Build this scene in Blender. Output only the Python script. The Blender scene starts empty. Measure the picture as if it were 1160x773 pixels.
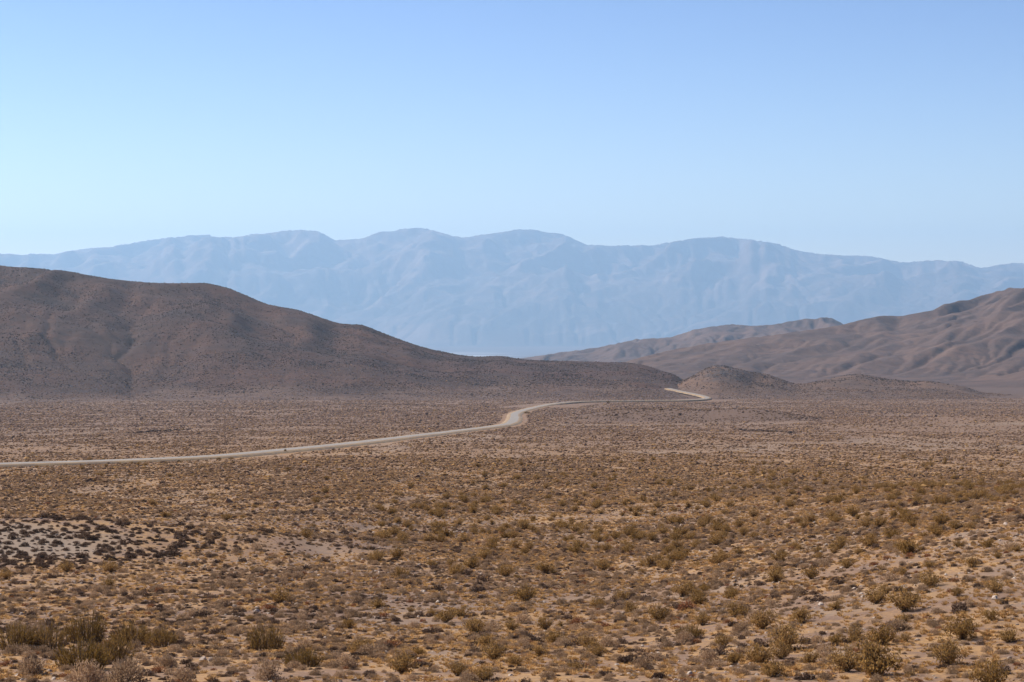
import bpy, math, random
import numpy as np
from mathutils import Vector

random.seed(7)
rng = np.random.default_rng(11)
scene = bpy.context.scene
COL = scene.collection
R_ = math.radians

# ------------------------------------------------------------------ camera geometry
F = 2616.0                    # focal length in photo pixels (1160 wide)
HOR = 340.0                   # eye level row of the photo
PITCH = math.atan((386.5 - HOR) / F)
cp, sp = math.cos(PITCH), math.sin(PITCH)

def ray(px, py):
    u = (px - 580.0) / F
    v = (386.5 - py) / F
    d = np.array([u, cp + v * sp, -sp + v * cp])
    return d / math.hypot(d[0], d[1])          # unit horizontal length

def az_tan(px, py):
    d = ray(px, py)
    return math.atan2(d[0], d[1]), d[2]

# ------------------------------------------------------------------ noise
def _hash(ix, iy, seed):
    h = (ix.astype(np.int64) * 374761393 + iy.astype(np.int64) * 668265263 + seed * 974634777) & 0xFFFFFFFF
    h = ((h ^ (h >> 13)) * 1274126177) & 0xFFFFFFFF
    h = h ^ (h >> 16)
    return (h & 0xFFFFFF) / float(0xFFFFFF)

def vnoise(x, y, seed=0):
    x0 = np.floor(x); y0 = np.floor(y)
    fx = x - x0; fy = y - y0
    fx = fx * fx * fx * (fx * (fx * 6 - 15) + 10); fy = fy * fy * fy * (fy * (fy * 6 - 15) + 10)
    a = _hash(x0, y0, seed); b = _hash(x0 + 1, y0, seed)
    c = _hash(x0, y0 + 1, seed); d = _hash(x0 + 1, y0 + 1, seed)
    return (a * (1 - fx) + b * fx) * (1 - fy) + (c * (1 - fx) + d * fx) * fy * 1.0

def fbm(x, y, seed=0, oct=4, gain=0.5):
    s = 0.0; a = 1.0; t = 0.0
    for i in range(oct):
        s = s + a * (vnoise(x * 2 ** i + 17.3 * i, y * 2 ** i - 9.1 * i, seed + i) * 2 - 1)
        t += a; a *= gain
    return s / t

def ridged(x, y, seed=0, oct=5, gain=0.5):
    s = 0.0; a = 1.0; t = 0.0
    for i in range(oct):
        s = s + a * (1 - np.abs(vnoise(x * 2 ** i + 7.7 * i, y * 2 ** i + 3.1 * i, seed + i) * 2 - 1))
        t += a; a *= gain
    return s / t

def sstep(a, b, x):
    t = np.clip((x - a) / (b - a), 0.0, 1.0)
    return t * t * (3 - 2 * t)

# ------------------------------------------------------------------ the plain
_rows = [(773, 60), (700, 92), (650, 125), (600, 178), (550, 275), (525, 375), (500, 570), (475, 1050),
         (462, 1500), (455, 1900), (450, 2250)]
_pr = [0.0, 25.0] + [r for _, r in _rows] + [4000, 8000, 20000, 34000, 60000]
_pz = [-1.75, -5.6] + [ray(580, y)[2] * r for y, r in _rows] + [-140, -255, -545, -690, -690]
_lr = np.log(np.array(_pr) + 20.0)
# monotone cubic through the table
def _pchip(x, y):
    h = np.diff(x); d = np.diff(y) / h
    m = np.zeros_like(y); m[0] = d[0]; m[-1] = d[-1]
    for k in range(1, len(x) - 1):
        if d[k - 1] * d[k] > 0:
            w1 = 2 * h[k] + h[k - 1]; w2 = h[k] + 2 * h[k - 1]
            m[k] = (w1 + w2) / (w1 / d[k - 1] + w2 / d[k])
    return m
_px = np.array(_lr); _py = np.array(_pz, float); _pm = _pchip(_px, _py)
def profile(r):
    x = np.log(r + 20.0)
    i = np.clip(np.searchsorted(_px, x) - 1, 0, len(_px) - 2)
    h = _px[i + 1] - _px[i]; t = np.clip((x - _px[i]) / h, 0, 1)
    return ((2*t**3 - 3*t**2 + 1) * _py[i] + (t**3 - 2*t**2 + t) * h * _pm[i]
            + (-2*t**3 + 3*t**2) * _py[i + 1] + (t**3 - t**2) * h * _pm[i + 1])

def bump(x, y, cx, cy, sx, sy, rot=0.0):
    c, s = math.cos(rot), math.sin(rot)
    u = (x - cx) * c + (y - cy) * s; v = -(x - cx) * s + (y - cy) * c
    return np.exp(-(u / sx) ** 2 - (v / sy) ** 2)

def plain0(x, y):
    """the fan without its small relief"""
    r = np.hypot(x, y)
    az = np.arctan2(x, y)
    z = profile(r)
    # ground rising towards the right of the foreground
    z = z + 4.0 * sstep(0.02, 0.27, az) * sstep(45, 110, r) * (1 - sstep(150, 320, r))
    # pale low mound, left, about 150 m out
    z = z + 2.1 * bump(x, y, -34, 153, 15, 13, 0.10)
    z = z + 0.7 * bump(x, y, -16, 151, 9, 8, 0.0)
    # low swells beyond the road, centre and right
    z = z + 5.6 * bump(x, y, 60, 1010, 36, 70, 0.0)
    z = z + 4.4 * bump(x, y, 100, 955, 24, 50, 0.0)
    z = z + 5.0 * bump(x, y, 205, 860, 75, 85, 0.0)
    return z

# ------------------------------------------------------------------ eroded hills on polar grids
def erode(z, dx, dy, iters, K, diff, m=0.45):
    n0, n1 = z.shape
    N = n0 * n1
    offs = [(-1, -1), (-1, 0), (-1, 1), (0, -1), (0, 1), (1, -1), (1, 0), (1, 1)]
    idx = np.arange(N).reshape(n0, n1)
    for it in range(iters):
        zp = np.pad(z, 1, constant_values=1e9)
        ip = np.pad(idx, 1, mode='edge')
        best = np.zeros_like(z); rec = idx.copy(); drop = np.zeros_like(z)
        for a, b in offs:
            zn = zp[1 + a:1 + a + n0, 1 + b:1 + b + n1]
            d = math.hypot(a * dx, b * dy)
            s = (z - zn) / d
            w = s > best
            best = np.where(w, s, best)
            rec = np.where(w, ip[1 + a:1 + a + n0, 1 + b:1 + b + n1], rec)
            drop = np.where(w, z - zn, drop)
        order = np.argsort(-z, axis=None).tolist()
        rl = rec.ravel().tolist(); A = [1.0] * N
        for i in order:
            j = rl[i]
            if j != i: A[j] += A[i]
        A = np.array(A).reshape(n0, n1)
        e = K * A ** m * best
        z = z - np.minimum(e, 0.6 * drop)
        zz = np.pad(z, 1, mode='edge')
        z = z + diff * (zz[:-2, 1:-1] + zz[2:, 1:-1] + zz[1:-1, :-2] + zz[1:-1, 2:] - 4 * z)
    return z

def upsample(h, n0, n1):
    a = np.linspace(0, h.shape[0] - 1, n0); b = np.linspace(0, h.shape[1] - 1, n1)
    i = np.minimum(a.astype(int), h.shape[0] - 2); j = np.minimum(b.astype(int), h.shape[1] - 2)
    fa = (a - i)[:, None]; fb = (b - j)[None, :]
    return ((h[i][:, j] * (1 - fb) + h[i][:, j + 1] * fb) * (1 - fa)
            + (h[i + 1][:, j] * (1 - fb) + h[i + 1][:, j + 1] * fb) * fa)

def gsmooth(v, s):
    k = np.arange(-3 * s, 3 * s + 1); w = np.exp(-(k / s) ** 2); w /= w.sum()
    return np.convolve(np.pad(v, 3 * s, mode='edge'), w, mode='valid')

class Hill:
    """heights above the plain on a grid of (azimuth, radius)"""
    def __init__(s, crest, R, a0, a1, r0, r1, na, nr, front, back, power, seed,
                 K, diff, iters, namp, nscale, famp, fscale, slant=0.0, rid=False, smooth=3, coarse=2, m=0.45):
        s.a0, s.a1, s.r0, s.r1, s.na, s.nr = a0, a1, r0, r1, na, nr
        s.az = np.linspace(a0, a1, na); s.r = np.linspace(r0, r1, nr)
        pts = sorted(az_tan(px, py) for px, py in crest)
        ca = np.array([p[0] for p in pts]); ct = np.array([p[1] for p in pts])
        s.tan = np.interp(s.az, ca, ct)
        jag = 0.00055 if rid else 0.00016      # small crags along the crest
        s.tan = s.tan + jag * (ridged(s.az / 0.0075, s.az * 0, seed + 70, 4, 0.6) * 2 - 1.2)
        def Rf(px):
            return px
        ra = np.array([az_tan(px, 380)[0] for px, _, _, _ in R])
        rc = np.interp(s.az, ra, [q[1] for q in R])
        fw = np.interp(s.az, ra, [q[2] for q in R])
        bw = np.interp(s.az, ra, [q[3] for q in R])
        nac, nrc = na // coarse, nr // coarse
        azc = np.linspace(a0, a1, nac); rr = np.linspace(r0, r1, nrc)
        AZ, RR = np.meshgrid(azc, rr, indexing='ij')
        X = RR * np.sin(AZ); Y = RR * np.cos(AZ)
        rcc = np.interp(azc, s.az, rc)[:, None]; fwc = np.interp(azc, s.az, fw)[:, None]
        bwc = np.interp(azc, s.az, bw)[:, None]
        Hc = (np.interp(azc, s.az, s.tan)[:, None] * rcc - profile(rcc))
        Hc = np.maximum(Hc, 0)
        Hc = gsmooth(Hc[:, 0], max(2, nac // 60))[:, None]
        wob = fbm(X / (nscale * 2.2), Y / (nscale * 2.2), seed + 50, 3)
        t = (RR - rcc) + wob * nscale * 0.5
        tf = np.clip(1 + t / fwc, 0, 1); tb = np.clip(1 - t / bwc, 0, 1)
        shape = np.where(t < 0, tf ** power * (1.35 - 0.35 * tf ** 2) , tb * tb * (3 - 2 * tb))
        h = Hc * shape
        lx = X + slant * (rcc - RR)
        h = h * (1 + namp * (ridged(lx / nscale, Y / (nscale * 2.0), seed, 4) - 0.55))
        h = h + 0.006 * Hc.max() * fbm(X / (nscale * .25), Y / (nscale * .25), seed + 9, 3) * np.minimum(1, h / 8.0)
        h = np.maximum(h, 0)
        if iters:
            base = profile(RR)
            z = erode(h + base, (a1 - a0) * rc.mean() / nac, (r1 - r0) / nrc, iters, K, diff, m)
            h = np.maximum(z - base, 0)
        h = upsample(h, na, nr)
        AZ, RR = np.meshgrid(s.az, s.r, indexing='ij')
        X = RR * np.sin(AZ); Y = RR * np.cos(AZ)
        d = (2 * ridged(X / fscale + 0.3 * fbm(X / fscale, Y / fscale, seed + 40, 2), Y / (fscale * 1.5), seed + 20, 5, 0.6) - 1.1) if rid else fbm(X / fscale, Y / fscale, seed + 20, 4)
        h = h + famp * d * np.minimum(1, h / (6 * famp + 1e-6))
        base = profile(RR)
        # the skyline of the finished relief is brought to the traced one
        for k in range(4):
            tt = (base + h) / RR
            j = tt.argmax(1)
            hh = h[np.arange(na), j]; rj = s.r[j]; bj = base[np.arange(na), j]
            want = s.tan * rj - bj
            f = np.clip(want / np.maximum(hh, 1.0), 0.02, 3)
            f = np.where(hh < 1.5, 1, f)
            f = gsmooth(f, smooth)
            h = h * f[:, None]
        # ends fade out
        s.h = h - 1.0
        s.base = base
    def z(s, x, y):
        az = np.arctan2(x, y); r = np.hypot(x, y)
        a = (az - s.a0) / (s.a1 - s.a0) * (s.na - 1); b = (r - s.r0) / (s.r1 - s.r0) * (s.nr - 1)
        ok = (a >= 0) & (a < s.na - 1) & (b >= 0) & (b < s.nr - 1)
        i = np.clip(a.astype(int), 0, s.na - 2); j = np.clip(b.astype(int), 0, s.nr - 2)
        fa = a - i; fb = b - j
        h = ((s.h[i, j] * (1 - fa) + s.h[i + 1, j] * fa) * (1 - fb)
             + (s.h[i, j + 1] * (1 - fa) + s.h[i + 1, j + 1] * fa) * fb)
        return np.where(ok, h + profile(r), -1e6)

d2r = math.pi / 180
left_hill = Hill(
    crest=[(-300, 318), (-200, 300), (-100, 292), (0, 300), (20, 302), (40, 303), (75, 306), (110, 313), (150, 318), (180, 320), (235, 320), (260, 326),
           (300, 343), (340, 351), (370, 361), (385, 366), (400, 366), (412, 368), (440, 379), (480, 393), (520, 401.5), (543, 403.5), (563, 402), (580, 404), (592, 406.5),
           (620, 408), (660, 408.5), (700, 410), (722, 411), (745, 417), (775, 429), (800, 441), (840, 455)],
    R=[(-300, 2950, 1000, 700), (0, 2900, 960, 700), (150, 2880, 900, 700), (300, 2850, 940, 600), (450, 2800, 860, 600), (600, 2700, 760, 500), (720, 2620, 620, 400), (800, 2500, 450, 300)],
    a0=-19 * d2r, a1=5.6 * d2r, r0=1800, r1=3700, na=700, nr=440, front=1, back=1, power=1.5, seed=3,
    K=0.085, diff=0.05, iters=40, namp=0.24, nscale=85, famp=1.6, fscale=30, smooth=8)

knoll = Hill(
    crest=[(700, 452), (740, 440), (757, 436), (780, 427), (800, 416), (810, 412.5), (818, 412.5), (843, 419), (870, 423.5), (898, 433), (908, 435),
           (939, 428), (970, 422), (1001, 428), (1030, 431), (1053, 431), (1088, 436), (1122, 445), (1160, 447), (1250, 446), (1400, 447)],
    R=[(700, 2450, 300, 260), (813, 2420, 380, 260), (908, 2480, 380, 260), (970, 2600, 500, 260), (1160, 2560, 420, 240), (1300, 2560, 400, 240)],
    a0=1.5 * d2r, a1=16 * d2r, r0=2000, r1=3000, na=520, nr=300, front=1, back=1, power=1.45, seed=21,
    K=0.07, diff=0.05, iters=34, namp=0.40, nscale=75, famp=0.9, fscale=18, slant=0.4, smooth=7)

right_hill = Hill(
    crest=[(640, 425), (700, 411), (760, 396), (800, 389), (836, 384), (870, 380), (891, 377), (920, 373), (953, 368), (974, 362), (1001, 357), (1020, 358), (1039, 354), (1050, 353), (1060, 349),
           (1077, 342), (1090, 341), (1105, 337), (1125, 331), (1146, 325.5), (1160, 326), (1200, 318), (1260, 310), (1400, 300)],
    R=[(640, 4300, 900, 800), (891, 5000, 1600, 1000), (1160, 5600, 2400, 1300), (1400, 5800, 2600, 1300)],
    a0=0.8 * d2r, a1=19 * d2r, r0=3000, r1=7200, na=640, nr=460, front=1, back=1, power=1.5, seed=33,
    K=0.17, diff=0.012, iters=60, namp=0.36, nscale=240, famp=4, fscale=60, slant=0.75, smooth=9)

back_ridge = Hill(
    crest=[(540, 412), (600, 404.5), (635, 399), (660, 396), (680, 393), (711, 386), (730, 383.5), (745, 383), (760, 382), (784, 374), (805, 370), (829, 367),
           (850, 369), (874, 368), (890, 365), (912, 361), (925, 361), (936, 359), (945, 361), (957, 368), (1000, 378), (1100, 392)],
    R=[(540, 8200, 1300, 900), (800, 8400, 1500, 900), (940, 8600, 1500, 900), (1100, 8600, 1200, 900)],
    a0=-1.5 * d2r, a1=11 * d2r, r0=6800, r1=9600, na=460, nr=240, front=1, back=1, power=1.3, seed=41,
    K=0.34, diff=0.004, iters=55, namp=0.5, nscale=180, famp=5, fscale=90, smooth=7)

HILLS = [left_hill, knoll, right_hill, back_ridge]

def surf0(x, y):
    z = plain0(x, y)
    for h in (left_hill, knoll):
        z = np.maximum(z, h.z(x, y))
    return z

def cast(px, py, rmin=30, rmax=3200):
    """where the line of sight of a photo pixel meets the ground"""
    d = ray(px, py)
    r = np.geomspace(rmin, rmax, 6000)
    g = surf0(d[0] * r, d[1] * r)
    below = np.nonzero(g > d[2] * r)[0]
    k = below[0] if len(below) else len(r) - 1
    return np.array([d[0] * r[k], d[1] * r[k], d[2] * r[k]])

# ------------------------------------------------------------------ road line
road_px = [(-160, 537), (-60, 530), (0, 527), (100, 523.5), (200, 519.5), (260, 516), (320, 510.5), (400, 502.5), (480, 493), (530, 487), (560, 483.3),
           (574, 481), (581, 477.5), (583, 473.5), (583, 469.5), (590, 466), (605, 462), (625, 458.6), (660, 456.2), (720, 455.4), (770, 454.8), (792, 453.8), (801, 452.3),
           (797, 450.2), (782, 446.8), (768, 443.8), (757, 441)]
_rp = []
for p in road_px:
    d = ray(*p)
    r = np.geomspace(200, 2700, 5000)
    g = (surf0 if p[0] < 790 else surf0)(d[0] * r, d[1] * r) + 0.3
    b = np.nonzero(g > d[2] * r)[0]
    k = b[0] if len(b) else len(r) - 1
    _rp.append((d[0] * r[k], d[1] * r[k]))
_rp = np.array(_rp)
def catmull(P, n=14):
    out = []
    Q = np.vstack([2 * P[0] - P[1], P, 2 * P[-1] - P[-2]])
    for i in range(1, len(Q) - 2):
        for t in np.linspace(0, 1, n, endpoint=False):
            out.append(0.5 * ((2 * Q[i]) + (-Q[i-1] + Q[i+1]) * t + (2*Q[i-1] - 5*Q[i] + 4*Q[i+1] - Q[i+2]) * t*t
                              + (-Q[i-1] + 3*Q[i] - 3*Q[i+1] + Q[i+2]) * t**3))
    out.append(Q[-2])
    return np.array(out)
road_line = catmull(_rp)
for _ in range(3):      # soften
    road_line[1:-1] = (road_line[:-2] + 2 * road_line[1:-1] + road_line[2:]) / 4

def road_dist(x, y):
    x = np.asarray(x, float); y = np.asarray(y, float)
    best = np.full(x.shape, 1e9)
    P = road_line[::3]
    r = np.hypot(x, y)
    sel = (r > 250) & (r < 2800) & (np.abs(np.arctan2(x, y)) < 0.6)
    xs = x[sel]; ys = y[sel]; bs = best[sel]
    for i in range(len(P) - 1):
        ax, ay = P[i]; bx, by = P[i + 1]
        dx, dy = bx - ax, by - ay; L = dx * dx + dy * dy + 1e-9
        t = np.clip(((xs - ax) * dx + (ys - ay) * dy) / L, 0, 1)
        bs = np.minimum(bs, (xs - ax - t * dx) ** 2 + (ys - ay - t * dy) ** 2)
    best[sel] = bs
    return np.sqrt(best)

def wash(x, y):
    """1 along the shallow drainage lines that run down the fan"""
    r = np.hypot(x, y)
    a = np.exp(-((fbm(x / 90 + 3, y / 260, 14, 3)) / 0.05) ** 2)
    b = 0.8 * np.exp(-((fbm(x / 28 - 5, y / 75, 15, 3)) / 0.045) ** 2) * (1 - sstep(500, 1200, r))
    return np.maximum(a, b)

def plain(x, y, rd=None):
    r = np.hypot(x, y)
    if rd is None: rd = road_dist(x, y)
    w = sstep(10, 60, rd)
    z = plain0(x, y)
    big = 0.90 * sstep(200, 600, r) * (1 - sstep(8000, 20000, r)) * fbm(x / 170, y / 170, 5, 3)
    mid = 0.22 * sstep(60, 160, r) * fbm(x / 38, y / 38, 6, 3)
    fine = 0.10 * fbm(x / 6.0, y / 6.0, 8, 4) + 0.035 * fbm(x / 1.3, y / 1.3, 9, 2)
    # shallow washes running down the fan
    ws = -0.40 * wash(x, y) * sstep(70, 200, r) * (1 - sstep(3000, 5000, r))
    return z + w * (big + mid + ws) + fine

def ground(x, y):
    z = plain(x, y)
    for h in (left_hill, knoll):
        z = np.maximum(z, h.z(x, y))
    return z

# ------------------------------------------------------------------ mesh helpers
def mesh_from(name, verts, faces, mats=None, face_mat=None, smooth=False, col=None, attrs=None):
    """verts (n,3) array, faces (m,k) array of one size, or list of arrays of different sizes"""
    me = bpy.data.meshes.new(name)
    verts = np.ascontiguousarray(verts, dtype=np.float32)
    if not isinstance(faces, (list, tuple)): faces = [faces]
    faces = [np.asarray(f, dtype=np.int32) for f in faces if len(f)]
    me.vertices.add(len(verts)); me.vertices.foreach_set('co', verts.ravel())
    loops = np.concatenate([f.ravel() for f in faces])
    sizes = np.concatenate([np.full(len(f), f.shape[1], dtype=np.int32) for f in faces])
    me.loops.add(len(loops)); me.loops.foreach_set('vertex_index', loops)
    me.polygons.add(len(sizes))
    starts = np.concatenate([[0], np.cumsum(sizes)[:-1]]).astype(np.int32)
    me.polygons.foreach_set('loop_start', starts)
    me.polygons.foreach_set('loop_total', sizes)
    if face_mat is not None: me.polygons.foreach_set('material_index', np.asarray(face_mat, dtype=np.int32))
    me.polygons.foreach_set('use_smooth', np.full(len(sizes), smooth, dtype=bool))
    me.update(calc_edges=True)
    if col is not None:
        a = me.color_attributes.new('tint', 'FLOAT_COLOR', 'POINT')
        c = np.ones((len(verts), 4), dtype=np.float32); c[:, :3] = col
        a.data.foreach_set('color', c.ravel())
    for k, v in (attrs or {}).items():
        a = me.attributes.new(k, 'FLOAT', 'POINT'); a.data.foreach_set('value', np.asarray(v, dtype=np.float32).ravel())
    for m in (mats or []): me.materials.append(m)
    return me

def link(name, me, label=None, cat=None, kind=None, group=None, parent=None, loc=None):
    o = bpy.data.objects.new(name, me); COL.objects.link(o)
    if label: o['label'] = label
    if cat: o['category'] = cat
    if kind: o['kind'] = kind
    if group: o['group'] = group
    if parent: o.parent = parent
    if loc is not None: o.location = loc
    return o

def grid_faces(n0, n1, flip=False):
    i = np.arange(n0 * n1).reshape(n0, n1)
    a = i[:-1, :-1].ravel(); b = i[1:, :-1].ravel(); c = i[1:, 1:].ravel(); d = i[:-1, 1:].ravel()
    return np.stack([a, d, c, b] if flip else [a, b, c, d], 1)

# ------------------------------------------------------------------ materials
class NT:
    def __init__(s, name):
        s.m = bpy.data.materials.new(name); s.m.use_nodes = True
        s.t = s.m.node_tree; s.t.nodes.clear()
        s.out = s.t.nodes.new('ShaderNodeOutputMaterial')
    def n(s, typ, **kw):
        nd = s.t.nodes.new(typ)
        for k, v in kw.items():
            if k.startswith('i_'): nd.inputs[k[2:].replace('_', ' ')].default_value = v
            else: setattr(nd, k, v)
        return nd
    def l(s, a, b): s.t.links.new(a, b)
    def noise(s, vec, scale, detail=3, rough=0.55, dist=0.0):
        nd = s.n('ShaderNodeTexNoise'); nd.inputs['Scale'].default_value = scale
        nd.inputs['Detail'].default_value = detail; nd.inputs['Roughness'].default_value = rough
        nd.inputs['Distortion'].default_value = dist
        s.l(vec, nd.inputs['Vector']); return nd.outputs['Fac']
    def ramp(s, fac, a, b, lo=0.0, hi=1.0):
        nd = s.n('ShaderNodeMapRange'); nd.interpolation_type = 'SMOOTHSTEP'
        nd.inputs['From Min'].default_value = a; nd.inputs['From Max'].default_value = b
        nd.inputs['To Min'].default_value = lo; nd.inputs['To Max'].default_value = hi
        s.l(fac, nd.inputs['Value']); return nd.outputs['Result']
    def mix(s, fac, a, b, mode='MIX'):
        nd = s.n('ShaderNodeMix'); nd.data_type = 'RGBA'; nd.blend_type = mode
        for sock, v in ((nd.inputs[0], fac), (nd.inputs[6], a), (nd.inputs[7], b)):
            if hasattr(v, 'is_linked') or hasattr(v, 'links'): s.l(v, sock)
            elif isinstance(v, (int, float)): sock.default_value = v
            else: sock.default_value = (*v, 1.0)
        return nd.outputs[2]
    def mul(s, a, b):
        nd = s.n('ShaderNodeMath'); nd.operation = 'MULTIPLY'
        for sock, v in ((nd.inputs[0], a), (nd.inputs[1], b)):
            if isinstance(v, (int, float)): sock.default_value = v
            else: s.l(v, sock)
        return nd.outputs[0]

def ground_material():
    """gravel, dry golden grass litter, pale caliche, darker varnished stones"""
    t = NT('desert_soil')
    pos = t.n('ShaderNodeNewGeometry').outputs['Position']
    cool = (0.170, 0.106, 0.074); warm = (0.215, 0.130, 0.080); gold = (0.360, 0.205, 0.080)
    pale = (0.330, 0.245, 0.180); dark = (0.085, 0.060, 0.052)
    a = t.noise(pos, 0.030, 4, 0.6)
    c = t.mix(t.ramp(a, 0.38, 0.62), cool, warm)
    g = t.mul(t.ramp(t.noise(pos, 0.45, 5, 0.7), 0.42, 0.58), t.ramp(t.noise(pos, 0.05, 3, 0.6), 0.30, 0.52))
    at = t.n('ShaderNodeAttribute', attribute_name='gold').outputs['Fac']
    c = t.mix(t.mul(g, at), c, gold)
    # stones and litter, a few centimetres to a few decimetres
    s1 = t.ramp(t.noise(pos, 7.0, 4, 0.75), 0.50, 0.66)
    c = t.mix(t.mul(s1, 0.65), c, dark)
    s3 = t.ramp(t.noise(pos, 1.9, 6, 0.8), 0.42, 0.62)
    c = t.mix(t.mul(s3, 0.45), c, (0.120, 0.078, 0.056))
    s2 = t.ramp(t.noise(pos, 4.3, 3, 0.8), 0.60, 0.72)
    c = t.mix(t.mul(s2, 0.6), c, pale)
    # low plant cover beyond what is planted one by one
    at2 = t.n('ShaderNodeAttribute', attribute_name='cover').outputs['Fac']
    c = t.mix(t.mul(at2, 0.70), c, (0.150, 0.095, 0.063))
    v = t.mul(t.ramp(t.noise(pos, 0.55, 4, 0.7), 0.48, 0.60), at2)
    c = t.mix(t.mul(v, 0.45), c, (0.120, 0.080, 0.062))
    v2 = t.mul(t.ramp(t.noise(pos, 0.012, 5, 0.65), 0.42, 0.62), at2)
    c = t.mix(t.mul(v2, 0.35), c, (0.160, 0.105, 0.082))
    at3 = t.n('ShaderNodeAttribute', attribute_name='pale').outputs['Fac']
    pv = t.mul(at3, t.ramp(t.noise(pos, 0.25, 4, 0.6), 0.28, 0.50, 0.35, 1.0))
    c = t.mix(pv, c, (0.225, 0.168, 0.126))
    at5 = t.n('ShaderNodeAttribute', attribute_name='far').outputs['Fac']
    c = t.mix(at5, c, (0.085, 0.054, 0.041))  # dark tone for distant ground and for shade painted on the central swell
    at4 = t.n('ShaderNodeAttribute', attribute_name='salt').outputs['Fac']
    c = t.mix(at4, c, (0.62, 0.58, 0.53))
    b = t.n('ShaderNodeBsdfPrincipled'); b.inputs['Roughness'].default_value = 0.95
    b.inputs['Specular IOR Level'].default_value = 0.15
    t.l(c, b.inputs['Base Color'])
    bp = t.n('ShaderNodeBump'); bp.inputs['Strength'].default_value = 0.6; bp.inputs['Distance'].default_value = 0.06
    t.l(t.noise(pos, 5.0, 4, 0.7), bp.inputs['Height']); t.l(bp.outputs[0], b.inputs['Normal'])
    t.l(b.outputs[0], t.out.inputs[0]); return t.m

def hill_material(name, base, alt, dark, light, s_big, s_spk, bumpd, rock=0.0, vein=0.0, foot=None):
    t = NT(name)
    pos = t.n('ShaderNodeNewGeometry').outputs['Position']
    c = t.mix(t.ramp(t.noise(pos, s_big, 5, 0.6), 0.35, 0.65), base, alt)
    c = t.mix(t.mul(t.ramp(t.noise(pos, s_big * 3.7, 4, 0.6, 0.6), 0.50, 0.68), 0.55), c, dark)
    c = t.mix(t.mul(t.ramp(t.noise(pos, s_spk, 4, 0.75), 0.50, 0.64), 0.6), c, dark)
    c = t.mix(t.mul(t.ramp(t.noise(pos, s_spk * 0.8, 3, 0.8), 0.58, 0.70), 0.5), c, light)
    if foot:      # the fans at the foot carry the soil of the plain
        at = t.n('ShaderNodeAttribute', attribute_name='foot').outputs['Fac']
        c = t.mix(at, c, t.mix(t.ramp(t.noise(pos, 0.05, 5, 0.7), 0.40, 0.62), foot, (0.080, 0.049, 0.036)))
    if rock:
        at = t.n('ShaderNodeAttribute', attribute_name='rock').outputs['Fac']
        c = t.mix(t.mul(at, t.ramp(t.noise(pos, 0.09, 4, 0.7), 0.40, 0.58)), c, (0.055, 0.045, 0.045))
    if vein:
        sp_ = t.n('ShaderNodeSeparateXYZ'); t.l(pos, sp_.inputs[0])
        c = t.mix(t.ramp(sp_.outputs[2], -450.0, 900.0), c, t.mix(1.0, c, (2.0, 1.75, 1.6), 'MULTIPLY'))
        sep = t.n('ShaderNodeMapping'); sep.inputs['Scale'].default_value = (1, 1, 3.0); t.l(pos, sep.inputs['Vector'])
        c = t.mix(t.mul(t.ramp(t.noise(sep.outputs[0], 0.00055, 5, 0.6, 1.2), 0.50, 0.64), vein), c, (0.22, 0.145, 0.115))
    b = t.n('ShaderNodeBsdfPrincipled'); b.inputs['Roughness'].default_value = 0.95
    b.inputs['Specular IOR Level'].default_value = 0.15
    t.l(c, b.inputs['Base Color'])
    bp = t.n('ShaderNodeBump'); bp.inputs['Strength'].default_value = 0.8; bp.inputs['Distance'].default_value = bumpd
    t.l(t.noise(pos, s_spk * 0.5, 5, 0.7), bp.inputs['Height']); t.l(bp.outputs[0], b.inputs['Normal'])
    t.l(b.outputs[0], t.out.inputs[0]); return t.m

def plant_material(name, a, b_, transl=0.25, spread=0.35, attr=False):
    t = NT(name)
    if attr:
        c = t.n('ShaderNodeAttribute', attribute_name='tint').outputs['Color']
    else:
        info = t.n('ShaderNodeObjectInfo').outputs['Random']
        geo = t.n('ShaderNodeNewGeometry')
        c = t.mix(info, a, b_)
        isl = t.ramp(geo.outputs['Random Per Island'], 0, 1, 1 - spread, 1 + spread)
        c = t.mix(1.0, c, isl, 'MULTIPLY')
    d = t.n('ShaderNodeBsdfDiffuse'); t.l(c, d.inputs['Color'])
    if transl:
        tr = t.n('ShaderNodeBsdfTranslucent'); t.l(c, tr.inputs['Color'])
        mx = t.n('ShaderNodeMixShader'); mx.inputs[0].default_value = transl
        t.l(d.outputs[0], mx.inputs[1]); t.l(tr.outputs[0], mx.inputs[2]); t.l(mx.outputs[0], t.out.inputs[0])
    else:
        t.l(d.outputs[0], t.out.inputs[0])
    return t.m

M_soil = ground_material()
M_left = hill_material('brown_hillside', (0.076, 0.037, 0.023), (0.050, 0.028, 0.020), (0.026, 0.016, 0.013), (0.115, 0.068, 0.046), 0.008, 0.24, 0.8, foot=(0.118, 0.074, 0.053))
M_knoll = hill_material('knoll_hillside', (0.135, 0.076, 0.046), (0.090, 0.055, 0.038), (0.055, 0.036, 0.028), (0.20, 0.125, 0.075), 0.010, 0.30, 0.5, rock=1.0, foot=(0.120, 0.076, 0.054))
M_right = hill_material('ridge_hillside', (0.112, 0.066, 0.046), (0.074, 0.046, 0.035), (0.042, 0.028, 0.024), (0.175, 0.115, 0.082), 0.0055, 0.055, 3.0)
M_far = hill_material('mountain_rock', (0.070, 0.048, 0.040), (0.052, 0.038, 0.034), (0.036, 0.028, 0.026), (0.115, 0.080, 0.064), 0.0003, 0.0022, 40.0, vein=0.6)

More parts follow.
